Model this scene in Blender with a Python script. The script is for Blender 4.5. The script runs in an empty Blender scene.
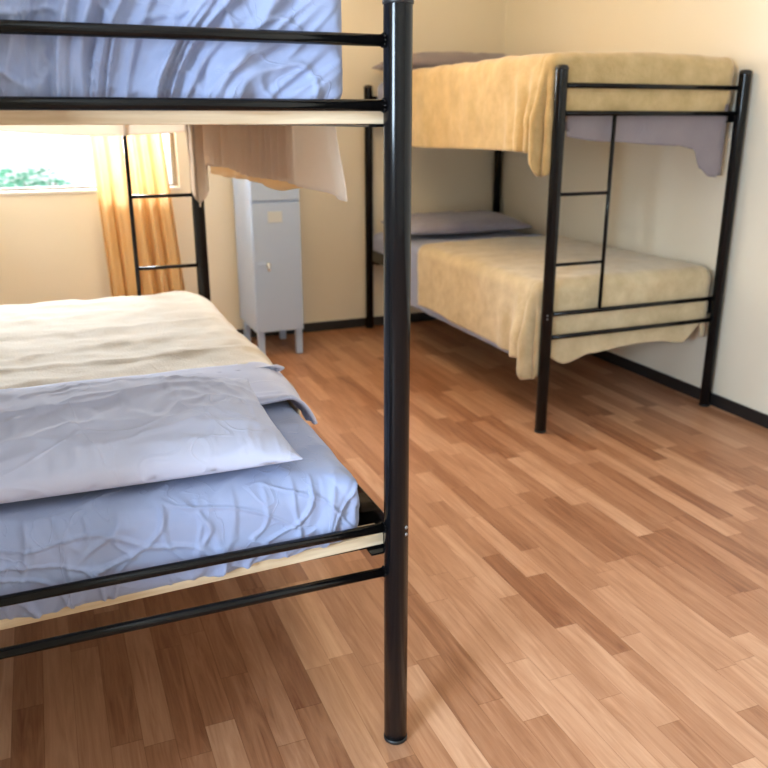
import bpy, bmesh, math, random
from mathutils import Vector, Matrix, noise
random.seed(7)
PI = math.pi
scn = bpy.context.scene
C = bpy.context.collection

# ------------------------------------------------------------------ camera
cam_data = bpy.data.cameras.new('camera')
cam = bpy.data.objects.new('camera', cam_data); C.objects.link(cam)
cam_data.sensor_width = 36.0
cam_data.lens = 823.0 / 768.0 * 36.0
cam_data.clip_start = 0.02
_r = Vector((0.92573, -0.378182, -0.0012863)); _u = Vector((0.116697, 0.282416, 0.952167)); _f = Vector((0.35973, 0.8816, -0.305574))
cam.matrix_world = Matrix(((_r.x, _u.x, -_f.x, 0), (_r.y, _u.y, -_f.y, 0), (_r.z, _u.z, -_f.z, 1.2788), (0, 0, 0, 1)))
cam_data.dof.use_dof = True
cam_data.dof.focus_distance = 1.55
cam_data.dof.aperture_fstop = 5.0
scn.camera = cam

# ------------------------------------------------------------------ world, light, exposure
world = bpy.data.worlds.new('daylight'); scn.world = world
world.use_nodes = True
_bg = world.node_tree.nodes['Background']
_bg.inputs['Color'].default_value = (0.86, 0.94, 1.0, 1)
_bg.inputs['Strength'].default_value = 1.7

def area(name, loc, size, rot, energy, color, portal=False):
    l = bpy.data.lights.new(name, 'AREA'); l.shape = 'RECTANGLE'
    l.size, l.size_y = size; l.energy = energy; l.color = color
    if portal: l.cycles.is_portal = True
    o = bpy.data.objects.new(name, l); C.objects.link(o)
    o.location = loc; o.rotation_euler = rot
    return o
# daylight just outside the garden window and the added, unseen left-hand window
area('daylight_garden_window', (0.20, 5.40, 2.02), (1.2, 1.3), (-math.radians(68), 0, math.radians(8)), 330, (0.84, 0.93, 1.0))
area('added_cool_light_left', (-2.02, -0.10, 1.40), (1.1, 1.0), (math.radians(90), 0, -math.radians(62)), 250, (0.64, 0.82, 1.0))

scn.view_settings.view_transform = 'Standard'
scn.view_settings.look = 'None'
scn.view_settings.gamma = 1.0
scn.view_settings.use_curve_mapping = False
scn.view_settings.exposure = 0.27

# ------------------------------------------------------------------ node helpers / materials
def new_mat(name):
    m = bpy.data.materials.new(name); m.use_nodes = True
    nt = m.node_tree; b = nt.nodes['Principled BSDF']
    return m, nt, b
def N(nt, typ, **kw):
    n = nt.nodes.new(typ)
    for k, v in kw.items(): setattr(n, k, v)
    return n
def setin(n, **kw):
    for k, v in kw.items(): n.inputs[k.replace('_', ' ')].default_value = v
def ramp(nt, stops):
    r = N(nt, 'ShaderNodeValToRGB'); e = r.color_ramp.elements
    while len(e) < len(stops): e.new(0.5)
    for i, (p, c) in enumerate(stops):
        e[i].position = p; e[i].color = (c[0], c[1], c[2], 1)
    return r
def math_node(nt, op, a, b=None):
    m = N(nt, 'ShaderNodeMath', operation=op)
    for i, v in enumerate((a, b)):
        if v is None: continue
        if isinstance(v, (int, float)): m.inputs[i].default_value = v
        else: nt.links.new(v, m.inputs[i])
    return m.outputs[0]
def mapped(nt, scale, coord='Object'):
    tc = N(nt, 'ShaderNodeTexCoord'); mp = N(nt, 'ShaderNodeMapping')
    mp.inputs['Scale'].default_value = scale
    nt.links.new(tc.outputs[coord], mp.inputs['Vector'])
    return mp.outputs[0]
def bump(nt, b, h, strength, dist, prev=None):
    bp = N(nt, 'ShaderNodeBump'); bp.inputs['Strength'].default_value = strength; bp.inputs['Distance'].default_value = dist
    nt.links.new(h, bp.inputs['Height'])
    if prev: nt.links.new(prev, bp.inputs['Normal'])
    nt.links.new(bp.outputs[0], b.inputs['Normal'])
    return bp.outputs[0]

def wall_mat():
    m, nt, b = new_mat('cream_wall_paint')
    n = N(nt, 'ShaderNodeTexNoise'); n.inputs['Scale'].default_value = 1.7; n.inputs['Detail'].default_value = 4
    nt.links.new(mapped(nt, (1, 1, 1)), n.inputs['Vector'])
    r = ramp(nt, [(0.3, (0.84, 0.785, 0.66)), (0.7, (0.87, 0.815, 0.70))])
    nt.links.new(n.outputs['Fac'], r.inputs['Fac']); nt.links.new(r.outputs[0], b.inputs['Base Color'])
    b.inputs['Roughness'].default_value = 0.55
    n2 = N(nt, 'ShaderNodeTexNoise'); n2.inputs['Scale'].default_value = 90; n2.inputs['Detail'].default_value = 3
    nt.links.new(mapped(nt, (1, 1, 1)), n2.inputs['Vector'])
    bump(nt, b, n2.outputs['Fac'], 0.12, 0.003)
    return m

def floor_mat():
    m, nt, b = new_mat('strip_laminate')
    tc = N(nt, 'ShaderNodeTexCoord'); sx = N(nt, 'ShaderNodeSeparateXYZ'); nt.links.new(tc.outputs['Object'], sx.inputs[0])
    x, y = sx.outputs['X'], sx.outputs['Y']
    W = 0.066
    xs = math_node(nt, 'DIVIDE', math_node(nt, 'ADD', x, 10.03), W)
    col = math_node(nt, 'FLOOR', xs); fx = math_node(nt, 'FRACT', xs)
    wn = N(nt, 'ShaderNodeTexWhiteNoise', noise_dimensions='1D'); nt.links.new(col, wn.inputs['W'])
    ln = math_node(nt, 'ADD', math_node(nt, 'MULTIPLY', wn.outputs['Value'], 0.20), 0.36)
    wn2 = N(nt, 'ShaderNodeTexWhiteNoise', noise_dimensions='1D'); nt.links.new(math_node(nt, 'ADD', col, 57.3), wn2.inputs['W'])
    ys = math_node(nt, 'ADD', math_node(nt, 'DIVIDE', math_node(nt, 'ADD', y, 20), ln), math_node(nt, 'MULTIPLY', wn2.outputs['Value'], 5.0))
    row = math_node(nt, 'FLOOR', ys); fy = math_node(nt, 'FRACT', ys)
    cv = N(nt, 'ShaderNodeCombineXYZ'); nt.links.new(col, cv.inputs[0]); nt.links.new(row, cv.inputs[1])
    wn3 = N(nt, 'ShaderNodeTexWhiteNoise', noise_dimensions='3D'); nt.links.new(cv.outputs[0], wn3.inputs['Vector'])
    # grain
    gv = N(nt, 'ShaderNodeCombineXYZ')
    nt.links.new(math_node(nt, 'MULTIPLY', x, 42.0), gv.inputs[0])
    nt.links.new(math_node(nt, 'ADD', math_node(nt, 'MULTIPLY', y, 3.2), math_node(nt, 'MULTIPLY', wn3.outputs['Value'], 91.0)), gv.inputs[1])
    nt.links.new(math_node(nt, 'MULTIPLY', wn3.outputs['Value'], 40.0), gv.inputs[2])
    g = N(nt, 'ShaderNodeTexNoise'); setin(g, Scale=1.0, Detail=5.0, Roughness=0.6, Distortion=1.1); nt.links.new(gv.outputs[0], g.inputs['Vector'])
    gv2 = N(nt, 'ShaderNodeCombineXYZ')
    nt.links.new(math_node(nt, 'MULTIPLY', x, 260.0), gv2.inputs[0]); nt.links.new(math_node(nt, 'MULTIPLY', y, 9.0), gv2.inputs[1])
    g2 = N(nt, 'ShaderNodeTexNoise'); setin(g2, Scale=1.0, Detail=2.0); nt.links.new(gv2.outputs[0], g2.inputs['Vector'])
    tone = math_node(nt, 'ADD', math_node(nt, 'MULTIPLY', wn3.outputs['Value'], 0.62),
                     math_node(nt, 'ADD', math_node(nt, 'MULTIPLY', math_node(nt, 'SUBTRACT', g.outputs['Fac'], 0.5), 1.0),
                               math_node(nt, 'MULTIPLY', math_node(nt, 'SUBTRACT', g2.outputs['Fac'], 0.5), 0.22)))
    tone = math_node(nt, 'ADD', tone, 0.16)
    r = ramp(nt, [(0.0, (0.20, 0.072, 0.034)), (0.3, (0.34, 0.155, 0.080)), (0.62, (0.46, 0.240, 0.137)), (1.0, (0.62, 0.37, 0.235))])
    nt.links.new(tone, r.inputs['Fac'])
    # seams
    ex = math_node(nt, 'LESS_THAN', math_node(nt, 'MINIMUM', fx, math_node(nt, 'SUBTRACT', 1.0, fx)), 0.012)
    ey = math_node(nt, 'LESS_THAN', math_node(nt, 'MINIMUM', fy, math_node(nt, 'SUBTRACT', 1.0, fy)), 0.0022)
    e = math_node(nt, 'MAXIMUM', ex, ey)
    mx = N(nt, 'ShaderNodeMix', data_type='RGBA', blend_type='MULTIPLY'); mx.inputs['B'].default_value = (0.72, 0.66, 0.62, 1)
    nt.links.new(e, mx.inputs['Factor']); nt.links.new(r.outputs[0], mx.inputs['A'])
    nt.links.new(mx.outputs['Result'], b.inputs['Base Color'])
    b.inputs['Roughness'].default_value = 0.36
    b.inputs['Specular IOR Level'].default_value = 0.45
    bump(nt, b, math_node(nt, 'SUBTRACT', g2.outputs['Fac'], math_node(nt, 'MULTIPLY', e, 0.6)), 0.06, 0.002)
    return m

def paint(name, col, rough=0.3, metal=0.0, coat=0.0, spec=0.5, noise_amt=0.03, ns=60):
    m, nt, b = new_mat(name)
    b.inputs['Base Color'].default_value = (*col, 1)
    b.inputs['Roughness'].default_value = rough; b.inputs['Metallic'].default_value = metal
    b.inputs['Coat Weight'].default_value = coat; b.inputs['Coat Roughness'].default_value = 0.12
    b.inputs['Specular IOR Level'].default_value = spec
    n = N(nt, 'ShaderNodeTexNoise'); n.inputs['Scale'].default_value = ns; n.inputs['Detail'].default_value = 3
    nt.links.new(mapped(nt, (1, 1, 1)), n.inputs['Vector'])
    bump(nt, b, n.outputs['Fac'], noise_amt, 0.002)
    return m

def cloth(name, c1, c2, crease=0.35, cs=9.0, trans=0.0, sheen=0.3, fuzz=0.0, weave=600.0, rough=0.85):
    m, nt, b = new_mat(name)
    v = mapped(nt, (1, 1, 1))
    n = N(nt, 'ShaderNodeTexNoise'); setin(n, Scale=11.0 if fuzz else 5.0, Detail=6.0, Roughness=0.65); nt.links.new(v, n.inputs['Vector'])
    r = ramp(nt, [(0.3, c1), (0.7, c2)]); nt.links.new(n.outputs['Fac'], r.inputs['Fac'])
    nt.links.new(r.outputs[0], b.inputs['Base Color'])
    b.inputs['Roughness'].default_value = rough
    b.inputs['Sheen Weight'].default_value = sheen; b.inputs['Sheen Roughness'].default_value = 0.5
    b.inputs['Specular IOR Level'].default_value = 0.25
    prev = None
    # long thin creases: lines where a stretched noise passes its middle value, only in patches
    hs = []
    for sc, st, wd, off in ((cs * 0.42, (1, 1, 1.6), 0.014, 0.0), (cs * 0.9, (1.5, 1.2, 0.7), 0.018, 13.7)):
        mp = N(nt, 'ShaderNodeMapping'); mp.inputs['Scale'].default_value = st; mp.inputs['Location'].default_value = (off, off, off); mp.inputs['Rotation'].default_value = (0.4 + off, 0.5, 0.3)
        nt.links.new(v, mp.inputs['Vector'])
        vo = N(nt, 'ShaderNodeTexNoise'); setin(vo, Scale=sc, Detail=1.0, Distortion=0.9); nt.links.new(mp.outputs[0], vo.inputs['Vector'])
        mr = N(nt, 'ShaderNodeMapRange'); mr.inputs['From Max'].default_value = wd; mr.inputs['To Min'].default_value = 1.0; mr.inputs['To Max'].default_value = 0.0
        nt.links.new(math_node(nt, 'ABSOLUTE', math_node(nt, 'SUBTRACT', vo.outputs['Fac'], 0.5)), mr.inputs['Value'])
        pn = N(nt, 'ShaderNodeTexNoise'); setin(pn, Scale=sc * 0.8, Detail=1.0); nt.links.new(v, pn.inputs['Vector'])
        pm = N(nt, 'ShaderNodeMapRange'); pm.inputs['From Min'].default_value = 0.44; pm.inputs['From Max'].default_value = 0.62
        nt.links.new(pn.outputs['Fac'], pm.inputs['Value'])
        hs.append(math_node(nt, 'MULTIPLY', mr.outputs[0], pm.outputs[0]))
    h = math_node(nt, 'ADD', hs[0], hs[1])
    prev = bump(nt, b, h, crease, 0.006)
    wv = N(nt, 'ShaderNodeTexNoise'); setin(wv, Scale=weave, Detail=2.0); nt.links.new(v, wv.inputs['Vector'])
    prev = bump(nt, b, wv.outputs['Fac'], 0.5 if fuzz else 0.15, 0.004 * fuzz if fuzz else 0.0008, prev)
    if trans > 0:
        tr = N(nt, 'ShaderNodeBsdfTranslucent'); nt.links.new(r.outputs[0], tr.inputs['Color'])
        ms = N(nt, 'ShaderNodeMixShader'); ms.inputs[0].default_value = trans
        nt.links.new(b.outputs[0], ms.inputs[1]); nt.links.new(tr.outputs[0], ms.inputs[2])
        nt.links.new(ms.outputs[0], nt.nodes['Material Output'].inputs['Surface'])
    return m

def wood_mat():
    m, nt, b = new_mat('pale_pine')
    v = mapped(nt, (2.5, 45, 45))
    n = N(nt, 'ShaderNodeTexNoise'); setin(n, Scale=1.6, Detail=4.0, Distortion=0.6); nt.links.new(v, n.inputs['Vector'])
    r = ramp(nt, [(0.3, (0.62, 0.44, 0.27)), (0.7, (0.82, 0.66, 0.47))]); nt.links.new(n.outputs['Fac'], r.inputs['Fac'])
    nt.links.new(r.outputs[0], b.inputs['Base Color']); b.inputs['Roughness'].default_value = 0.7
    return m

def glass_mat():
    m = bpy.data.materials.new('window_glass'); m.use_nodes = True; nt = m.node_tree; nt.nodes.clear()
    o = N(nt, 'ShaderNodeOutputMaterial'); t = N(nt, 'ShaderNodeBsdfTransparent'); g = N(nt, 'ShaderNodeBsdfGlossy')
    g.inputs['Roughness'].default_value = 0.03
    f = N(nt, 'ShaderNodeFresnel'); f.inputs['IOR'].default_value = 1.35
    ms = N(nt, 'ShaderNodeMixShader'); nt.links.new(f.outputs[0], ms.inputs[0]); nt.links.new(t.outputs[0], ms.inputs[1]); nt.links.new(g.outputs[0], ms.inputs[2])
    nt.links.new(ms.outputs[0], o.inputs[0])
    return m

M = dict(
    wall=wall_mat(), floor=floor_mat(), wood=wood_mat(), glass=glass_mat(),
    ceiling=paint('white_ceiling_paint', (0.82, 0.80, 0.74), 0.8),
    base=paint('black_baseboard', (0.012, 0.012, 0.014), 0.45),
    black=paint('glossy_black_powder_coat', (0.004, 0.004, 0.005), 0.16, coat=0.0, spec=0.25, noise_amt=0.04, ns=120),
    cap=paint('black_plastic', (0.008, 0.008, 0.009), 0.45),
    bolt=paint('bolt_steel', (0.35, 0.38, 0.42), 0.3, metal=1.0),
    locker=paint('grey_blue_locker_enamel', (0.42, 0.54, 0.78), 0.38, noise_amt=0.02),
    locker_dark=paint('locker_shadow_gap', (0.05, 0.055, 0.06), 0.6),
    chrome=paint('satin_chrome', (0.7, 0.72, 0.74), 0.25, metal=1.0),
    plate=paint('pale_label_plate', (0.55, 0.6, 0.66), 0.4),
    frame=paint('white_window_paint', (0.85, 0.84, 0.80), 0.4),
    frame_grey=paint('grey_window_frame', (0.30, 0.27, 0.23), 0.5),
    ticking=cloth('mattress_ticking', (0.60, 0.58, 0.55), (0.68, 0.66, 0.62)),
    sheet=cloth('blue_grey_cotton_sheet', (0.30, 0.35, 0.54), (0.33, 0.38, 0.58), crease=0.3, cs=11.0, sheen=0.2),
    pillow=cloth('blue_grey_pillowcase', (0.52, 0.54, 0.72), (0.56, 0.58, 0.75), crease=0.25, cs=6.0, sheen=0.25),
    pillow_grey=cloth('grey_mauve_pillowcase', (0.33, 0.32, 0.42), (0.38, 0.37, 0.47), crease=0.2, cs=6.0),
    gold=cloth('golden_tan_fleece', (0.50, 0.36, 0.165), (0.69, 0.52, 0.275), crease=0.06, cs=7.0, sheen=0.5, fuzz=1.0, weave=140.0, trans=0.06),
    flat=cloth('mauve_grey_flat_sheet', (0.33, 0.29, 0.33), (0.38, 0.34, 0.38), crease=0.4, cs=8.0, trans=0.25),
    liner=cloth('taupe_sheet_backside', (0.84, 0.75, 0.66), (0.88, 0.79, 0.70), crease=0.3, cs=7.0, trans=0.62),
    blanket=cloth('tan_fleece_blanket', (0.52, 0.405, 0.235), (0.70, 0.58, 0.385), crease=0.06, cs=7.0, sheen=0.5, fuzz=1.0, weave=140.0, trans=0.06),
    cream=cloth('cream_fleece_blanket', (0.66, 0.55, 0.42), (0.73, 0.62, 0.48), crease=0.12, cs=5.0, sheen=0.5, fuzz=0.7, weave=160.0, trans=0.06),
    orange=cloth('orange_tan_fleece', (0.84, 0.64, 0.38), (0.88, 0.69, 0.43), crease=0.15, cs=7.0, sheen=0.4, fuzz=0.7, weave=160.0, trans=0.6),
    curtain=cloth('amber_curtain_cloth', (0.84, 0.57, 0.27), (0.88, 0.63, 0.34), crease=0.05, cs=5.0, trans=0.36, sheen=0.1),
    paving=paint('pale_concrete_paving', (0.80, 0.80, 0.76), 0.9),
    leaf=paint('garden_leaf', (0.16, 0.46, 0.30), 0.6), bark=paint('garden_bark', (0.2, 0.13, 0.08), 0.9),
)

# ------------------------------------------------------------------ mesh helpers
def finish(name, bm, mat, parent=None, smooth=True, loc=None):
    me = bpy.data.meshes.new(name)
    bmesh.ops.recalc_face_normals(bm, faces=bm.faces)
    bm.to_mesh(me); bm.free()
    if smooth:
        for p in me.polygons: p.use_smooth = True
    me.materials.append(mat)
    o = bpy.data.objects.new(name, me); C.objects.link(o)
    if parent: o.parent = parent
    if loc: o.location = loc
    return o
def box(bm, lo, hi, bev=0.0, seg=2):
    c = [(a + b) / 2 for a, b in zip(lo, hi)]; s = [b - a for a, b in zip(lo, hi)]
    r = bmesh.ops.create_cube(bm, size=1.0, matrix=Matrix.Translation(c) @ Matrix.Diagonal((*s, 1)))
    if bev > 0:
        es = list({e for v in r['verts'] for e in v.link_edges})
        bmesh.ops.bevel(bm, geom=es, offset=bev, segments=seg, profile=0.5, affect='EDGES')
def boxo(name, lo, hi, mat, parent=None, bev=0.0, smooth=False):
    bm = bmesh.new(); box(bm, lo, hi, bev); return finish(name, bm, mat, parent, smooth)
def tube(bm, a, b, r, n=20, cap=True):
    a, b = Vector(a), Vector(b); d = b - a
    q = d.to_track_quat('Z', 'Y').to_matrix().to_4x4()
    bmesh.ops.create_cone(bm, cap_ends=cap, segments=n, radius1=r, radius2=r, depth=d.length, matrix=Matrix.Translation((a + b) / 2) @ q)
def lathe(bm, prof, n=28, loc=(0, 0, 0)):
    rings = []
    for r, z in prof:
        if r < 1e-6: rings.append([bm.verts.new((loc[0], loc[1], loc[2] + z))])
        else: rings.append([bm.verts.new((loc[0] + r * math.cos(2 * PI * k / n), loc[1] + r * math.sin(2 * PI * k / n), loc[2] + z)) for k in range(n)])
    for A, B in zip(rings, rings[1:]):
        for k in range(n):
            k2 = (k + 1) % n
            if len(A) == 1 and len(B) > 1: bm.faces.new((A[0], B[k], B[k2]))
            elif len(B) == 1 and len(A) > 1: bm.faces.new((A[k], A[k2], B[0]))
            elif len(A) > 1: bm.faces.new((A[k], A[k2], B[k2], B[k]))
def thing(name, label, cat, loc=(0, 0, 0), rz=0.0, group=None):
    o = bpy.data.objects.new(name, None); C.objects.link(o)
    o.location = loc; o.rotation_euler = (0, 0, rz)
    o['label'] = label; o['category'] = cat
    if group: o['group'] = group
    return o
def tag(o, label, cat, group=None):
    o['label'] = label; o['category'] = cat
    if group: o['group'] = group
    return o
def structure(o): o['kind'] = 'structure'; return o
def flat_shade(o):
    for p in o.data.polygons: p.use_smooth = False
    return o
def sstep(a, b, x):
    t = min(1, max(0, (x - a) / (b - a))); return t * t * (3 - 2 * t)
def lerp(a, b, t): return a + (b - a) * t
def piece(pts, x):
    if x <= pts[0][0]: return pts[0][1]
    for (a, va), (b, vb) in zip(pts, pts[1:]):
        if x <= b:
            t = (x - a) / (b - a); t = t * t * (3 - 2 * t); return lerp(va, vb, t)
    return pts[-1][1]
def nz(x, y, z=0.0): return noise.noise(Vector((x, y, z)))
def ridge(x, y, z=0.0, k=3.0):
    return max(0.0, 1.0 - k * abs(nz(x, y, z))) ** 2

# ------------------------------------------------------------------ room shell
XL, XR, YF, YB, ZC = -1.75, 2.812, -1.75, 4.875, 2.5
T = 0.14
structure(boxo('floor', (XL - T, YF - T, -0.1), (XR + T, YB + T, 0), M['floor']))
structure(boxo('ceiling', (XL - T, YF - T, ZC), (XR + T, YB + T, ZC + 0.1), M['ceiling']))
structure(boxo('wall_right', (XR, YF - T, 0), (XR + T, YB + T, ZC), M['wall']))
def wall_with_holes(name, y0, y1, holes):
    bm = bmesh.new(); xs = -0.40
    for (a, b, zl, zh) in holes:
        box(bm, (xs, y0, 0), (a, y1, ZC)); box(bm, (a, y0, 0), (b, y1, zl)); box(bm, (a, y0, zh), (b, y1, ZC)); xs = b
    box(bm, (xs, y0, 0), (XR, y1, ZC))
    return structure(finish(name, bm, M['wall'], smooth=False))
WX0, WX1, WZ0, WZ1 = -0.34, 0.738, 0.905, 2.05
wall_with_holes('wall_back', YB, YB + T, [(WX0, WX1, WZ0, WZ1)])
structure(boxo('wall_front', (XL, YF - T, 0), (XR, YF, ZC), M['wall']))
_bm = bmesh.new()
for _a, _b, _c, _d in ((YF - T, -0.7, 0, ZC), (0.5, 0.90, 0, ZC), (-0.7, 0.5, 0, 0.85), (-0.7, 0.5, 1.95, ZC)): box(_bm, (XL - T, _a, _c), (XL, _b, _d))
box(_bm, (XL - T, 0.90, 0), (-0.40, YB + T, ZC))  # unseen wall stepped in beside bed A to darken the floor beneath it
structure(finish('wall_left', _bm, M['wall'], smooth=False))
bb = 0.058
structure(boxo('baseboard_back', (-0.40, YB - 0.010, 0), (XR - 0.010, YB, bb), M['base'], bev=0.002))
structure(boxo('baseboard_right', (XR - 0.010, YF, 0), (XR, YB, bb), M['base'], bev=0.002))
structure(boxo('baseboard_left', (-0.40, 0.90, 0), (-0.390, YB - 0.01, bb), M['base'], bev=0.002))
structure(boxo('baseboard_front', (XL + 0.01, YF, 0), (XR - 0.01, YF + 0.010, bb), M['base'], bev=0.002))
def window(name, x0, x1, z0, z1, y, split):
    w = bpy.data.objects.new(name, None); C.objects.link(w); structure(w); w.location = ((x0 + x1) / 2, y, z0)
    ox, oz = (x0 + x1) / 2, z0
    bm = bmesh.new(); f = 0.027; d = 0.03
    def B(a, b, c, e): box(bm, (a - ox, -d, c - oz), (b - ox, d, e - oz), 0.003)
    B(x0, x1, z0, z0 + f); B(x0, x1, z1 - f, z1); B(x0, x0 + f, z0 + f, z1 - f); B(x1 - f, x1, z0 + f, z1 - f)
    for s in split: B(s - f / 2, s + f / 2, z0 + f, z1 - f)
    finish('window_frame', bm, M['frame_grey'], w, False)
    boxo('glass_pane', (x0 + f - ox, -0.003, f), (x1 - f - ox, 0.003, z1 - z0 - f), M['glass'], w)
    return w
w1 = window('window_1', WX0, WX1, WZ0, WZ1, YB + 0.09, [])
boxo('window_sill', (-(WX1 - WX0) / 2, -0.105, -0.002), ((WX1 - WX0) / 2, -0.03, 0.014), M['frame'], w1, bev=0.004)
w2 = window('added_window_left', -0.60, 0.60, 0.85, 1.95, 0.0, [0.0])  # unseen window, added for the cool light on the sheets
w2.location = (XL - 0.08, -0.10, 0.85); w2.rotation_euler = (0, 0, PI / 2)

# terrace and shrubs outside the garden window
structure(boxo('ground', (-30, YB + T + 0.02, -0.35), (30, 45, -0.25), M['paving']))
def shrub(x, y, h, label, seed):
    rnd = random.Random(seed)
    t = thing('garden_shrub', label, 'shrub', (x, y, -0.25), 0, 'shrubs outside the window')
    bm = bmesh.new()
    for k in range(7):
        a = rnd.uniform(0, 2 * PI); rr = rnd.uniform(0.1, 0.4) * h
        tube(bm, (0, 0, 0), (rr * math.cos(a), rr * math.sin(a), h * rnd.uniform(0.5, 0.85)), 0.012, 6)
    finish('stem', bm, M['bark'], t)
    bm = bmesh.new()
    for k in range(700):
        th, ph = rnd.uniform(0, 2 * PI), math.acos(rnd.uniform(-1, 1)); q = rnd.uniform(0.55, 1) * h * 0.5
        c = Vector((q * 1.15 * math.sin(ph) * math.cos(th), q * 1.15 * math.sin(ph) * math.sin(th), h * 0.55 + q * 0.9 * math.cos(ph)))
        m = Matrix.Translation(c) @ Matrix.Rotation(rnd.uniform(0, 6.3), 4, 'Z') @ Matrix.Rotation(rnd.uniform(-1, 1), 4, 'X')
        s = 0.06
        vs = [bm.verts.new(m @ Vector(p)) for p in ((-s, 0, 0), (-s * .3, s * .45, 0.01), (s, 0, 0), (-s * .3, -s * .45, 0.01))]
        bm.faces.new(vs)
    finish('foliage', bm, M['leaf'], t, False)
shrub(-0.72, 10.6, 1.05, 'pale green leafy shrub seen through the window, the nearer to its left edge', 3)
shrub(-0.10, 11.2, 1.0, 'pale green leafy shrub seen through the window, nearer to the curtain', 5)

# ------------------------------------------------------------------ curtain
def make_curtain():
    bm = bmesh.new(); x0, x1 = 0.262, 0.70; y = 4.775; nu, nv = 150, 40; z0, z1 = 0.10, 2.17
    rows = []
    for j in range(nv + 1):
        tz = j / nv; z = lerp(z0, z1, tz); rr = []
        flare = (1 - tz)
        for i in range(nu + 1):
            t = i / nu
            x = lerp(x0 + 0.07 * (flare - 0.4), x1 - 0.115 + 0.15 * flare, t)
            ph = t * 2 * PI * 5.4 + 0.7 * math.sin(t * 9) + 0.35 * flare * math.sin(t * 5)
            yy = y + 0.030 * math.sin(ph) + 0.010 * math.sin(2.3 * ph + 1 + flare) + 0.012 * nz(t * 6, z * 1.5)
            rr.append(bm.verts.new((x + 0.008 * math.cos(ph), yy, z)))
        rows.append(rr)
    for j in range(nv):
        for i in range(nu): bm.faces.new((rows[j][i], rows[j][i + 1], rows[j + 1][i + 1], rows[j + 1][i]))
    t = thing('curtain', 'amber yellow curtain gathered at the right side of the bright window', 'curtain', (0.48, 4.775, 0.1))
    bmesh.ops.translate(bm, verts=bm.verts, vec=(-0.48, -4.775, -0.1))
    finish('curtain_cloth', bm, M['curtain'], t)
    bm = bmesh.new(); lathe(bm, [(0, -0.05), (0.016, -0.045), (0.022, -0.02), (0.012, 0), (0.012, 1.10), (0.022, 1.12), (0.016, 1.145), (0, 1.15)], 14)
    bmesh.ops.rotate(bm, verts=bm.verts, matrix=Matrix.Rotation(-PI / 2, 3, 'Y'), cent=(0, 0, 0))
    bmesh.ops.translate(bm, verts=bm.verts, vec=(0.36, 0, 2.10))
    for xx in (-0.75, 0.28): box(bm, (xx - .008, 0, 2.092), (xx + .008, 0.1, 2.108), 0.002)
    finish('curtain_rod', bm, M['black'], t)
make_curtain()

# ------------------------------------------------------------------ locker
def make_locker():
    lx, ly = 1.028, 4.388; w, d, z0, z1 = 0.274, 0.42, 0.144, 1.62
    t = thing('metal_locker', 'narrow grey blue two-door metal locker on legs against the far wall', 'locker', (lx, ly, 0))
    bm = bmesh.new(); th = 0.012
    box(bm, (0, 0.014, z0), (th, d, z1), 0.003); box(bm, (w - th, 0.014, z0), (w, d, z1), 0.003)
    box(bm, (th, d - th, z0), (w - th, d, z1)); box(bm, (th, 0.014, z0), (w - th, d - th, z0 + 0.02)); box(bm, (th, 0.014, z1 - 0.02), (w - th, d - th, z1))
    box(bm, (th, 0.014, 0.855), (w - th, d - th, 0.869))
    finish('cabinet_body', bm, M['locker'], t, False)
    for (a, b) in ((z0 + 0.004, 0.856), (0.868, z1 - 0.004)):
        dr = boxo('door', (0.003, 0.0, a), (w - 0.003, 0.014, b), M['locker'], t, bev=0.003)
        bm = bmesh.new(); zz = a + (b - a) * 0.535
        box(bm, (0.022, -0.006, zz - 0.014), (0.062, 0.0, zz + 0.014), 0.003)
        finish('latch_plate', bm, M['locker'], dr, False)
        bm = bmesh.new(); lathe(bm, [(0, -0.022), (0.010, -0.02), (0.013, -0.008), (0.008, 0.0), (0.008, 0.012)], 16)
        bmesh.ops.rotate(bm, verts=bm.verts, matrix=Matrix.Rotation(-PI / 2, 3, 'X'), cent=(0, 0, 0))
        box(bm, (-0.007, -0.022, -0.034), (0.007, -0.014, 0.0), 0.003)
        bmesh.ops.translate(bm, verts=bm.verts, vec=(0.078, -0.006, zz))
        finish('handle', bm, M['chrome'], dr)
        pz = b - 0.075
        bm = bmesh.new(); box(bm, (0.088, -0.004, pz - 0.03), (0.168, 0.0, pz + 0.03), 0.002)
        finish('name_plate', bm, M['plate'], dr, False)
    for px in (0.012, w - 0.042):
        for py in (0.02, d - 0.05):
            boxo('leg', (px, py, 0), (px + 0.036, py + 0.036, z0), M['locker'], t, bev=0.003)
make_locker()

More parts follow.
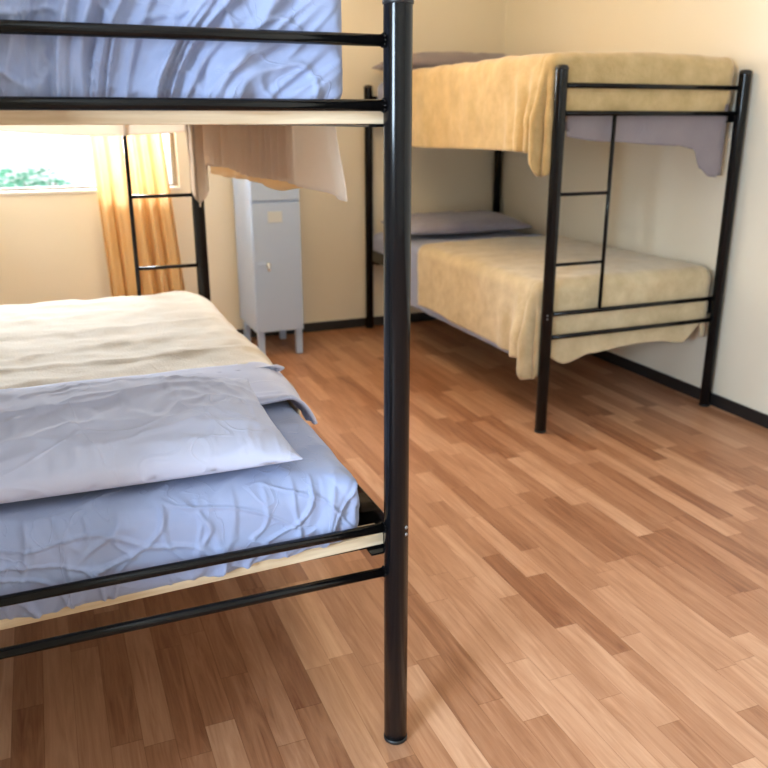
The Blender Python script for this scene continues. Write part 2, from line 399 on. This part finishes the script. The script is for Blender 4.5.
# ------------------------------------------------------------------ bunk bed (local frame: foot end at y=0, ladder by the left foot post)
BW, BL, BH = 0.899, 2.02, 1.476
Z1, Z2, Z3, Z4 = 1.403, 1.302, 0.514, 0.415
RU1, RU2, XLAD = 0.997, 0.718, 0.257
PR, RR = 0.0245, 0.0096
DECK = (1.297, 0.468)          # top of the slats
def make_bunk():
    root = thing('bunk_bed', '', 'bunk bed')
    def bolt(bm, loc, ax):
        v = Vector(ax); tube(bm, Vector(loc), Vector(loc) + v * 0.004, 0.0035, 10)
    for (x, y) in ((0, 0), (BW, 0), (0, BL), (BW, BL)):
        bm = bmesh.new()
        lathe(bm, [(PR - 0.002, 0.008), (PR, 0.010), (PR, BH - 0.018)], 32)
        p = finish('post', bm, M['black'], root, loc=(x, y, 0))
        bm = bmesh.new()
        lathe(bm, [(PR, BH - 0.018), (PR + 0.0015, BH - 0.017), (PR + 0.0015, BH - 0.012), (PR - 0.001, BH - 0.006), (PR * 0.7, BH - 0.001), (0, BH)], 32)
        finish('post_cap', bm, M['cap'], p)
        bm = bmesh.new()
        lathe(bm, [(0, 0), (PR - 0.002, 0), (PR + 0.001, 0.003), (PR + 0.001, 0.010), (PR - 0.002, 0.011)], 32)
        finish('foot_cap', bm, M['cap'], p)
        s = 1 if x == 0 else -1; q = 1 if y == 0 else -1
        for z in (Z3,):
            for dz in (0.002, -0.013):
                bm = bmesh.new(); bolt(bm, (-s * 0.012, -q * (PR - 0.006), z + dz), (0, -q, 0)); finish('bolt', bm, M['bolt'], p)
    for y in (0, BL):
        for z in (Z1, Z2, Z3, Z4):
            bm = bmesh.new(); tube(bm, (PR * 0.8, y, z), (BW - PR * 0.8, y, z), RR, 18)
            for xx in (PR + 0.002, BW - PR - 0.002):     # weld bead
                for k in range(9):
                    a = 2 * PI * k / 9
                    bmesh.ops.create_icosphere(bm, subdivisions=1, radius=0.0026, matrix=Matrix.Translation((xx, y + math.cos(a) * (RR + 0.0005), z + math.sin(a) * (RR + 0.0005))))
            finish('end_rail', bm, M['black'], root)
    # angle iron side rails
    for dz in DECK:
        zt = dz + (0.040 if dz < 1 else 0.006)
        for s, x in ((1, 0), (-1, BW)):
            bm = bmesh.new()
            a, b = sorted((x - s * 0.002, x + s * 0.002)); box(bm, (a, PR * 0.7, dz - 0.030), (b, BL - PR * 0.7, zt), 0.0008)
            a, b = sorted((x + s * 0.002, x + s * 0.042)); box(bm, (a, PR + 0.004, dz - 0.030), (b, BL - PR - 0.004, dz - 0.026), 0.0008)
            finish('side_rail', bm, M['black'], root, False)
        # slats: the end ones are boards that show below the mattress
        n = 13
        for k in range(n):
            w = 0.05; y = lerp(0.062, BL - (0.030 if dz > 1 else 0.052) - w, k / (n - 1))
            sl = boxo('slat', (-(BW / 2 - 0.006), -w / 2, -0.025), (BW / 2 - 0.006, w / 2, 0), M['wood'], root, bev=0.002)
            sl.location = (BW / 2, y + w / 2, dz - (0.008 if dz < 1 and k == n - 1 else 0))
            if dz < 1 and k == n - 1: sl.rotation_euler = (0, 0.026, 0)
        # cross supports under the slats
        for y in (() if dz > 1 else (BL * 0.36, BL * 0.64, BL - 0.10)):
            bm = bmesh.new(); box(bm, (0.004, y - 0.012, dz - 0.047), (BW - 0.004, y + 0.012, dz - 0.0305), 0.001)
            finish('cross_brace', bm, M['black'], root, False)
    lad = bpy.data.objects.new('ladder', None); C.objects.link(lad); lad.parent = root
    bm = bmesh.new(); tube(bm, (XLAD, 0, Z3), (XLAD, 0, Z2), 0.0080, 16); finish('ladder_upright', bm, M['black'], lad)
    for z in (RU1, RU2):
        bm = bmesh.new(); tube(bm, (PR * 0.8, 0, z), (XLAD, 0, z), 0.0070, 14); finish('rung', bm, M['black'], lad)
    return root
def dup(src, parent=None):
    c = src.copy(); C.objects.link(c); c.parent = parent
    for ch in list(src.children): dup(ch, c)
    return c

AX, AY = 0.577, 3.371        # bed A: turned by 180 degrees, its head end next to the camera
BX, BY = 1.872, 2.81
bedB = make_bunk()
bedA = dup(bedB)
bedB.location = (BX, BY, 0)
bedB['label'] = 'black metal bunk bed in the far corner against the right wall'
bedA.location = (AX, AY, 0); bedA.rotation_euler = (0, 0, PI)
bedA['label'] = 'black metal bunk bed in the foreground with thick post at picture centre'
bedA['group'] = bedB['group'] = 'black metal bunk beds'

# ------------------------------------------------------------------ bedding builders (local frame of a bed)
def rounded_block(lo, hi, r, step, disp=None, rv=None, ny=None):
    """closed rounded box with even grid; disp(p, n) -> offset along n"""
    rv = rv or r
    size = [b - a for a, b in zip(lo, hi)]; cen = [(a + b) / 2 for a, b in zip(lo, hi)]
    nseg = [max(4, int(s / step)) for s in size]
    if ny: nseg[1] = ny
    bm = bmesh.new(); cache = {}
    def vert(i, j, k):
        key = (i, j, k)
        if key in cache: return cache[key]
        p = Vector((lo[0] + size[0] * i / nseg[0], lo[1] + size[1] * (1 - (1 - j / nseg[1]) ** 2.2 if ny else j / nseg[1]), lo[2] + size[2] * k / nseg[2]))
        q = Vector((min(max(p.x, lo[0] + r), hi[0] - r), min(max(p.y, lo[1] + r), hi[1] - r), min(max(p.z, lo[2] + rv), hi[2] - rv)))
        d = p - q
        e = Vector((d.x / r, d.y / r, d.z / rv))
        if e.length > 1e-9:
            m = e.normalized()
            n = Vector((m.x / r, m.y / r, m.z / rv)).normalized()
            p = q + Vector((m.x * r, m.y * r, m.z * rv))
        else: n = Vector((0, 0, 1))
        if disp: p = p + n * disp(p, n)
        v = cache[key] = bm.verts.new(p); return v
    I, J, K = nseg
    for i in range(I):
        for j in range(J):
            for k in (0, K): bm.faces.new((vert(i, j, k), vert(i + 1, j, k), vert(i + 1, j + 1, k), vert(i, j + 1, k)))
    for i in range(I):
        for k in range(K):
            for j in (0, J): bm.faces.new((vert(i, j, k), vert(i + 1, j, k), vert(i + 1, j, k + 1), vert(i, j, k + 1)))
    for j in range(J):
        for k in range(K):
            for i in (0, I): bm.faces.new((vert(i, j, k), vert(i, j + 1, k), vert(i, j + 1, k + 1), vert(i, j, k + 1)))
    return bm

def make_mattress(bed, zb, h, label, step, disp, x0=0.028, x1=None, y0=0.050, y1=None, r=0.05, sag=0.0, group='mattresses in blue-grey fitted sheets'):
    x1 = x1 or BW - 0.028; y1 = y1 or BL - 0.030
    t = thing('mattress', label, 'mattress', bed.matrix_basis @ Vector((0, 0, zb)), bed.rotation_euler.z, group)
    bm = rounded_block((x0 + .024, y0 + .024, 0.001), (x1 - .024, y1 - .024, h - .024), r - .012, 0.06)
    finish('mattress_core', bm, M['ticking'], t)
    bm = rounded_block((x0, y0, 0.0015), (x1, y1, h), r, step, disp, ny=(110 if step < 0.006 else None))
    kill = [f for f in bm.faces if f.calc_center_median().z < 0.012 and abs(f.normal.z) > 0.85]
    bmesh.ops.delete(bm, geom=kill, context='FACES')
    if sag:
        for v in bm.verts:
            if v.co.z < 0.06: v.co.z -= sstep(0.06, 0.0, v.co.z) * sstep(y1 - 0.10, y1 - 0.01, v.co.y) * (sag * sstep(0.05, 0.6, v.co.x) + 0.010 * sstep(0.03, 0.2, v.co.x))
    finish('fitted_sheet', bm, M['sheet'], t)
    return t

def drape(name, bed, mat, x0, x1, y0, y1, zt, hem, rc=0.045, pleat=None, top_disp=None, du=0.014, ds=0.012, parent=None, label=None, cat=None, group=None, mids=None, close_left=True, crown=0.0, corner_r=0.05, thick=0.004, shear=None):
    """cloth over the bed: hangs on the left side, foot end and right side.
    perimeter parameter runs left side (head to foot), foot (left to right), right side. hem(kind, q) -> hang length (0: none)."""
    bm = bmesh.new()
    cr = corner_r
    path = []      # (point at the outer wall, normal, kind, q)
    nL = max(2, int((y1 - y0 - cr) / du))
    for i in range(nL + 1): path.append((Vector((x0, lerp(y1, y0 + cr, i / nL))), Vector((-1, 0)), 'L', lerp(y1, y0 + cr, i / nL)))
    nC = 26
    for i in range(1, nC):
        a = PI / 2 * i / nC; n = Vector((-math.cos(a), -math.sin(a))); path.append((Vector((x0 + cr, y0 + cr)) + n * cr, n, 'CL', i / nC))
    nF = max(2, int((x1 - x0 - 2 * cr) / du))
    for i in range(nF + 1): path.append((Vector((lerp(x0 + cr, x1 - cr, i / nF), y0)), Vector((0, -1)), 'F', lerp(x0 + cr, x1 - cr, i / nF)))
    for i in range(1, nC):
        a = PI / 2 * i / nC; n = Vector((math.sin(a), -math.cos(a))); path.append((Vector((x1 - cr, y0 + cr)) + n * cr, n, 'CR', i / nC))
    for i in range(nL + 1): path.append((Vector((x1, lerp(y0 + cr, y1, i / nL))), Vector((1, 0)), 'R', lerp(y0 + cr, y1, i / nL)))
    arc = rc * PI / 2; nS = 34
    cols = []
    for (P, n, kind, q) in path:
        H = max(0.014, hem(kind, q)); col = []
        for j in range(nS + 1):
            # more samples on the rounded edge
            s = H * (j / nS)
            if s < arc:
                a = s / rc; off = -rc + rc * math.sin(a); z = zt - rc + rc * math.cos(a)
            else:
                off = 0; z = zt - rc - (s - arc)
            hang = max(0, s - arc)
            if pleat: off += pleat(kind, q, hang, H - arc)
            p = P + n * off
            col.append(bm.verts.new((p.x, p.y, z)))
        cols.append(col)
    for A, B in zip(cols, cols[1:]):
        for j in range(nS): bm.faces.new((A[j], A[j + 1], B[j + 1], B[j]))
    # top: rows along y, matched to the left/right columns
    inner = [c[0] for c in cols]
    Lc = inner[:nL + 1]; Rc = list(reversed(inner[-(nL + 1):]))
    nX = nF
    rows = []
    for i in range(nL + 1):
        a, b = Lc[i].co.copy(), Rc[i].co.copy(); row = [Lc[i]]
        for k in range(1, nX): row.append(bm.verts.new(a.lerp(b, k / nX)))
        row.append(Rc[i]); rows.append(row)
    for A, B in zip(rows, rows[1:]):
        for k in range(nX): bm.faces.new((A[k], A[k + 1], B[k + 1], B[k]))
    # strip between last row and the rounded foot edge (inner foot path)
    foot = inner[nL:nL + nC + nF + nC]           # includes corner arcs (left corner .. right corner)
    last = rows[-1]
    Fv = inner[nL + nC:nL + nC + nF + 1]
    cl = inner[nL:nL + nC + 1]; crn = inner[nL + nC + nF:nL + 2 * nC + nF + 1]
    mids_row = []
    for k in range(nX + 1):
        pass
    for k in range(nX):
        try: bm.faces.new((last[k], last[k + 1], Fv[k + 1], Fv[k]))
        except ValueError: pass
    for seq, piv in ((cl, Fv[0]), (crn, Fv[-1])):
        for a, b in zip(seq, seq[1:]):
            if piv in (a, b): continue
            try: bm.faces.new((a, b, piv))
            except ValueError: pass
    bmesh.ops.remove_doubles(bm, verts=bm.verts, dist=0.0006)
    bmesh.ops.recalc_face_normals(bm, faces=bm.faces)
    bm.normal_update()
    # orient upward
    up = sum(f.normal.z * f.calc_area() for f in bm.faces)
    if up < 0: bmesh.ops.reverse_faces(bm, faces=bm.faces)
    bm.normal_update()
    if top_disp:
        offs = [(v, v.normal.copy() * top_disp(v.co, v.normal)) for v in bm.verts]
        for v, o in offs: v.co += o
    if crown:
        for v in bm.verts:
            if v.normal.z > 0.1:
                tx = (v.co.x - x0) / (x1 - x0); v.co.z += crown * max(0, math.sin(PI * min(1, max(0, tx)))) * v.normal.z
    if shear:
        for v in bm.verts: v.co += Vector(shear(v.co))
    me = bpy.data.meshes.new(name); bm.to_mesh(me); bm.free()
    for p in me.polygons: p.use_smooth = True
    me.materials.append(mat)
    o = bpy.data.objects.new(name, me); C.objects.link(o)
    sm = o.modifiers.new('thickness', 'SOLIDIFY'); sm.thickness = thick; sm.offset = 1.0
    if parent: o.parent = parent
    else:
        o.location = bed.location; o.rotation_euler = bed.rotation_euler
        tag(o, label, cat, group or ('fleece blankets on the bunks' if cat == 'blanket' else 'flat sheets on the bunks'))
    return o

def make_pillow(name, label, mat, w, d, h, loc, rot, seed=0.0, amp=1.0, nx=110, ny=70, group=None):
    """w across, d front to back; pinched corners and a seam edge"""
    bm = bmesh.new(); grids = []
    for s in (1, -1):
        g = []
        for i in range(nx + 1):
            row = []
            for j in range(ny + 1):
                u, v = 2 * i / nx - 1, 2 * j / ny - 1
                U, V = math.sin(u * PI / 2 * 0.98) / math.sin(PI / 2 * 0.98), math.sin(v * PI / 2 * 0.98) / math.sin(PI / 2 * 0.98)
                pinch = 1 - 0.055 * (1 - V * V) if False else 1
                sx = 1 - 0.05 * (1 - U * U) * abs(V) ** 2 * 0 ; 
                x = U * w / 2 * (1 - 0.035 * (1 - V * V) ** 0.6 * 1)
                y = V * d / 2 * (1 - 0.060 * (1 - U * U) ** 0.6 * 1)
                t = ((1 - abs(U) ** 2.6) * (1 - abs(V) ** 2.2))
                t = max(0, t) ** 0.42
                # corner creases radiating and soft wrinkles
                edge = max(abs(U), abs(V))
                wr = 0.010 * ridge(x * 7 + seed, y * 2.2 + nz(x * 5, y * 5, seed) * .7, 0.3) * (0.35 + 0.65 * edge) \
                    + 0.012 * ridge(x * 2.2 + y * 5 + seed, y * 9 - x * 2, 2.1) * (1 - 0.4 * edge) \
                    + 0.008 * nz(x * 5, y * 6, seed) + 0.005 * max(0, 1 - 7 * abs(nz(x * 6 + y * 3, y * 9 - x * 5, seed + 9))) + 0.004 * max(0, 1 - 6 * abs(nz(x * 14, y * 8 + x * 3, seed + 4))) + 0.007 * ridge(x * 26 + seed, y * 4, 4.4, 4) * sstep(0.55, 1.0, abs(V))
                z = s * h / 2 * t
                if s > 0: z += wr * amp * min(1, t * 1.5)
                else: z = z * 0.62
                if edge > 0.999: z = 0.004 * math.sin(x * 60 + seed) 
                row.append(bm.verts.new((x, y, z)))
            g.append(row)
        grids.append(g)
    for s, g in zip((1, -1), grids):
        for i in range(nx):
            for j in range(ny):
                f = (g[i][j], g[i + 1][j], g[i + 1][j + 1], g[i][j + 1])
                bm.faces.new(f if s > 0 else tuple(reversed(f)))
    bmesh.ops.remove_doubles(bm, verts=bm.verts, dist=0.0003)
    o = finish(name, bm, mat)
    o.location = loc; o.rotation_euler = rot
    return tag(o, label, 'pillow', group or 'pillows on the bunks')

# ---- wrinkle fields
def fold(v, k):                      # a sharp ridge where the noise crosses zero
    return max(0.0, 1.0 - k * abs(v))
def wr_upper_A(p, n):
    fr = sstep(0.25, 0.9, n.y) if n.y > 0 else 0
    if fr <= 0: return 0.003 * nz(p.x * 4, p.y * 4, 5)
    x, z = -p.x, p.z
    th = lerp(0.95, 0.25, sstep(0.10, 0.70, p.x)) + 0.35 * nz(x * 3, z * 3, 8)
    s = x * math.cos(th) - z * math.sin(th); t = x * math.sin(th) + z * math.cos(th)
    w = 0.10 * nz(x * 6, z * 6, 1)
    a = 0.020 * fold(nz(s * 9 + w * 2, t * 1.3, 0.4), 5.0) + 0.016 * fold(nz(s * 17 + w * 3, t * 2.2, 3.3), 6.0) \
        + 0.010 * fold(nz(s * 33 + w * 4, t * 3.5, 7.3), 5.0) + 0.012 * nz(s * 7, t * 2, 9) + 0.007 * fold(nz(x * 11, z * 15, 11), 8.0)
    return (a - 0.006) * fr * lerp(0.25, 1.0, sstep(0.09, 0.17, p.x))
def wr_lower_A(p, n):
    fr = sstep(0.2, 0.9, n.y) if n.y > 0 else 0
    a = 0.004 * nz(p.x * 5, p.y * 5, 1) + 0.004 * fold(nz(p.x * 5, p.y * 7 - p.x * 3, 3), 5) * max(0, n.z)
    x, z = p.x, p.z
    w = nz(x * 5, z * 6, 2)
    b = 0.007 * fold(nz(x * 9 + z * 8 + w, z * 9 - x * 2, 1.5), 9.0) + 0.006 * fold(nz(x * 8 - z * 13 + 2 * w, z * 6, 5.5), 9.0) \
        + 0.005 * fold(nz(x * 22, z * 14 + w * 2, 8.5), 6.0) + 0.003 * nz(x * 5, z * 7, 4)
    cor = sstep(0.22, 0.06, x) * sstep(0.1, 0.6, n.y)
    b += cor * 0.010 * fold(nz(x * 26 + z * 7, z * 8, 12), 2.6)
    return a * (1 - fr) + b * fr
def wr_soft(p, n): return 0.004 * nz(p.x * 5, p.y * 5, 1) + 0.003 * nz(p.x * 14, p.y * 9, p.z * 9)

def fleece_disp(seed, amp=1.0):
    def f(p, n):
        top = max(0, n.z)
        return amp * (0.006 * nz(p.x * 3, p.y * 3.5, seed) + 0.005 * nz(p.x * 10, p.y * 9, p.z * 8 + seed) + 0.0025 * nz(p.x * 26, p.y * 26, p.z * 26) + 0.004 * top * ridge(p.x * 1.3, p.y * 5, seed + 2, 4))
    return f

# ------------------------------------------------------------------ bed A bedding (foreground)
make_mattress(bedA, DECK[0] + 0.0006, 0.205, 'upper foreground mattress in a wrinkled blue fitted sheet', 0.0032, wr_upper_A, r=0.030, x0=0.078, y1=BL - 0.035)
make_mattress(bedA, DECK[1] + 0.0006, 0.160, 'lower foreground mattress in a smooth blue-grey fitted sheet', 0.0032, wr_lower_A, r=0.055, sag=0.026, x0=0.054, y1=BL - 0.026)

ZL = DECK[1] + 0.0006 + 0.160
ZU = DECK[0] + 0.0006 + 0.205
def small_waves(a, f, seed):
    def pl(kind, q, hang, H):
        k = min(1, hang / 0.15)
        return k * a * (math.sin(q * f + seed + 1.3 * nz(q * 3, seed)) * 0.6 + 0.6 * nz(q * 9, hang * 3, seed))
    return pl

# flat sheet turned down over the blanket edge
def hem_turn(kind, q):
    return lerp(0.150, 0.115, sstep(1.3, 1.59, q)) if kind in ('L', 'R') else 0.0
def turn_disp(p, n):
    e = sstep(1.34, 1.60, p.y)
    return 0.010 * e * ridge(p.x * 2.2 + 0.4, p.y * 9 + p.x * 2, 3, 2.5) + 0.004 * nz(p.x * 9, p.y * 12, 2) + 0.012 * sstep(1.42, 1.60, p.y) * (0.6 + 0.5 * nz(p.x * 4, 2))
fs = drape('flat_sheet', bedA, M['pillow'], 0.006, BW + 0.012, 1.200, 1.590, ZL + 0.011, hem_turn, rc=0.09, pleat=small_waves(0.004, 18, 2), top_disp=turn_disp, du=0.01, thick=0.008, corner_r=0.02, shear=lambda c: (0.035 * sstep(1.35, 1.58, c.y) * sstep(0.12, 0.0, c.x), 0, 0),
      label='grey-blue flat sheet folded back over the cream blanket on the lower foreground bed', cat='bed sheet')
def hem_lowA(kind, q):
    if kind in ('L', 'R'): return 0.34
    return 0.30
def lowA_disp(p, n):
    top = max(0, n.z)
    g = fleece_disp(4, 1.1)(p, n)
    g += top * 0.006 * max(0.0, 1 - abs(p.y - 1.03 - 0.02 * math.sin(p.x * 5)) / 0.02) + top * 0.004 * ridge(p.x * 1.1, p.y * 3.2, 7, 4)
    return g
drape('blanket', bedA, M['cream'], -0.010, BW + 0.02, 0.030, 1.30, ZL + 0.002, hem_lowA, rc=0.11, corner_r=0.15, pleat=small_waves(0.010, 20, 5), top_disp=lowA_disp, thick=0.007,
      label='cream fleece blanket spread over the lower foreground bed', cat='blanket')
make_pillow('pillow', 'grey-blue pillow with pinched corners on the lower foreground bed', M['pillow'], 0.86, 0.475, 0.135,
            (-0.020, 1.648, 0.676), (math.radians(2.5), math.radians(0.5), math.radians(-1.0)), seed=1.7, amp=0.8, nx=160, ny=100, group=None)

# upper bunk A: sheet hanging inside, blanket outside
def hem_sheetU(kind, q):
    if kind == 'L': return (ZU - 1.118) + 0.018 + 0.004 * math.sin(q * 9)
    if kind == 'CL': return 0.47 + 0.10 * math.sin(PI * q)
    if kind in ('CR',): return 0.34
    if kind == 'F': return 0.285 + 0.015 * math.sin(q * 5)
    return 0.33
def pl_sheetU(kind, q, hang, H):
    k = min(1, hang / 0.12)
    if kind == 'L':
        g = sstep(1.45, 1.0, q)
        return k * (0.006 + 0.013 * g * math.sin(q * 88 + 4 * nz(q * 8, 0)) + 0.006 * math.sin(q * 14) + 0.010 * (1 - g) * math.sin(q * 22)) 
    if kind == 'CL': return k * (0.018 * math.sin(q * 12))
    return k * 0.006 * math.sin(q * 25)
sh = drape('flat_sheet', bedA, M['liner'], -0.016, BW + 0.01, 0.034, 1.665, ZU + 0.001, hem_sheetU, rc=0.035, pleat=pl_sheetU, top_disp=lambda p, n: 0.003 * nz(p.x * 6, p.y * 6, 3), du=0.007, thick=0.0015, shear=lambda c: (0, 0.075 * sstep(1.2, 1.66, c.y) * sstep(1.30, 1.10, c.z), 0) if c.x < 0.2 else (0, 0, 0),
      label='taupe gathered sheet hanging down from the upper foreground bunk', cat='bed sheet')
def hem_blU(kind, q):
    if kind == 'L': return (ZU - 1.118) + 0.055 + 0.006 * math.sin(q * 6) - 0.03 * sstep(1.05, 1.35, q)
    if kind == 'CL': return 0.36 + 0.02 * math.sin(PI * q)
    if kind == 'F': return 0.20
    return 0.33
def pl_blU(kind, q, hang, H): 
    return min(1, hang / 0.1) * (0.014 + 0.006 * math.sin(q * 30)) if kind == 'L' else (min(1, hang / 0.1) * 0.02 if kind == 'CL' else 0)
drape('blanket', bedA, M['orange'], -0.024, BW + 0.018, 0.028, 1.32, ZU + 0.006, hem_blU, rc=0.04, pleat=pl_blU, top_disp=fleece_disp(9, 0.6), thick=0.005,
      label='tan fleece blanket over the upper foreground bunk, orange hem below the sheet', cat='blanket')

# ------------------------------------------------------------------ bed B bedding (far corner)
make_mattress(bedB, DECK[0] + 0.0006, 0.195, 'upper mattress in grey fitted sheet on the far corner bunk', 0.022, wr_soft)
make_mattress(bedB, DECK[1] + 0.0006, 0.150, 'lower mattress in grey-blue fitted sheet on the far corner bunk', 0.022, wr_soft, x0=-0.004)
ZUB = DECK[0] + 0.0006 + 0.195; ZLB = DECK[1] + 0.0006 + 0.150
def hem_BU(kind, q):
    if kind == 'L': return 0.385 + 0.012 * sstep(0.4, 1.3, q)
    if kind == 'CL': return piece([(0, 0.39), (0.25, 0.475), (0.55, 0.47), (0.8, 0.30), (1, 0.235)], q)
    if kind == 'F': return 0.235
    return 0.20
def pl_BU(kind, q, hang, H):
    k = min(1, hang / 0.2)
    if kind == 'L':
        near = sstep(0.40, 0.06, q)
        return 0.004 + k * (0.006 * math.sin(q * 12) + near * 0.026 * math.sin(q * 58 + 1.0 + hang * 5) + near * 0.024)
    if kind == 'CL': return k * (0.030 + 0.022 * math.sin(q * 13)) * sstep(0.75, 0.45, q)
    if kind == 'F': return k * 0.004 * math.sin(q * 20)
    return 0
drape('blanket', bedB, M['gold'], -0.030, BW - 0.012, 0.028, 1.36, ZUB + 0.024, hem_BU, rc=0.04, pleat=pl_BU, top_disp=fleece_disp(2), thick=0.008, corner_r=0.055, crown=0.006,
      label='golden tan fleece blanket hanging over the side of the far upper bunk', cat='blanket')
def hem_shB(kind, q):
    if kind == 'L': return 0.18
    if kind == 'CL': return 0.20
    if kind == 'F': return piece([(0.0, 0.30), (0.25, 0.325), (0.62, 0.345), (0.70, 0.36), (0.745, 0.44), (0.80, 0.475), (0.86, 0.48)], q)
    if kind == 'CR': return 0.47
    return 0.3
def pl_shB(kind, q, hang, H):
    k = min(1, hang / 0.2)
    if kind == 'F': return -0.004 + k * (0.006 * math.sin(q * 9 + 1) + 0.005 * nz(q * 14, hang * 6, 2))
    return 0
drape('flat_sheet', bedB, M['flat'], 0.012, BW - 0.008, 0.038, 1.55, ZUB + 0.006, hem_shB, rc=0.035, pleat=pl_shB, top_disp=lambda p, n: 0.003 * nz(p.x * 6, p.y * 6, 3), thick=0.002,
      label='mauve-grey sheet drooping below the foot rail of the far upper bunk', cat='bed sheet')
make_pillow('pillow', 'flat mauve-grey pillow at the head of the far upper bunk', M['flat'], 0.86, 0.50, 0.15,
            (BX + BW / 2 - 0.01, BY + 1.74, ZUB + 0.075), (0, 0, 0), seed=4.1, amp=0.6, nx=60, ny=40)

def hem_BL(kind, q):
    if kind == 'L': return 0.345 + 0.008 * math.sin(q * 5)
    if kind == 'CL': return piece([(0, 0.36), (0.2, 0.43), (0.5, 0.43), (0.8, 0.36), (1, 0.345)], q)
    if kind == 'F': return piece([(0, 0.325), (0.12, 0.375), (0.25, 0.345), (0.4, 0.33), (0.6, 0.325), (0.74, 0.345), (0.86, 0.26)], q)
    if kind == 'CR': return 0.33
    return 0.30
def pl_BL(kind, q, hang, H):
    k = min(1, hang / 0.2)
    if kind == 'L':
        near = sstep(0.42, 0.06, q)
        return 0.004 + k * (0.008 * math.sin(q * 9 + 1) + near * 0.022 * math.sin(q * 40 + 2.0 + hang * 1.5) + near * 0.022)
    if kind == 'CL': return k * (0.034 + 0.022 * math.sin(q * 11)) * sstep(0.75, 0.45, q)
    if kind == 'F': return -0.002 + (k * 0.003) * math.sin(q * 22) + (0.012 if False else 0)
    return 0
drape('blanket', bedB, M['blanket'], -0.030, BW - 0.004, 0.032, 1.20, ZLB + 0.016, hem_BL, rc=0.045, pleat=pl_BL, top_disp=fleece_disp(6), thick=0.008, corner_r=0.055, crown=0.012,
      label='tan fleece blanket hanging over the side of the far lower bunk', cat='blanket')
def hem_fsB(kind, q): return 0.36 if kind == 'L' else (0.15 if kind == 'R' else 0.15)
drape('flat_sheet', bedB, M['sheet'], -0.022, BW - 0.012, 0.20, 1.44, ZLB + 0.006, hem_fsB, rc=0.04, pleat=small_waves(0.004, 16, 3), top_disp=lambda p, n: 0.004 * nz(p.x * 5, p.y * 8, 3), thick=0.002,
      label='light blue-grey flat sheet showing beyond the blanket on the far lower bunk', cat='bed sheet')
make_pillow('pillow', 'plump grey pillow on the far lower bunk against the wall corner', M['pillow_grey'], 0.80, 0.46, 0.12,
            (BX + BW / 2 - 0.01, BY + 1.70, ZLB + 0.055), (math.radians(2), 0, 0), seed=7.1, amp=0.8, nx=70, ny=46)
# unseen ceiling lamp with its light, added to warm the upper walls
def make_added_lamp():
    t = thing('added_ceiling_lamp', 'unseen ceiling lamp added to warm the upper walls, above the gap between the two bunk beds', 'ceiling lamp', (0.95, 3.3, ZC))
    bm = bmesh.new(); lathe(bm, [(0, 0), (0.13, 0), (0.13, -0.02), (0.12, -0.022), (0, -0.022)], 36); finish('added_lamp_base', bm, M['frame'], t)
    m, nt, b = new_mat('added_lamp_glass'); b.inputs['Base Color'].default_value = (0.9, 0.82, 0.65, 1)
    b.inputs['Emission Color'].default_value = (1.0, 0.66, 0.30, 1); b.inputs['Emission Strength'].default_value = 6.0
    bm = bmesh.new(); lathe(bm, [(0.115, -0.022), (0.118, -0.04), (0.10, -0.075), (0.06, -0.10), (0, -0.108)], 36); finish('added_lamp_shade', bm, m, t)
    l = bpy.data.lights.new('added_warm_light', 'POINT'); l.energy = 24; l.color = (1.0, 0.65, 0.27); l.shadow_soft_size = 0.15
    o = bpy.data.objects.new('added_warm_light', l); C.objects.link(o); o.parent = t; o.location = (0, 0, -0.28)
make_added_lamp()
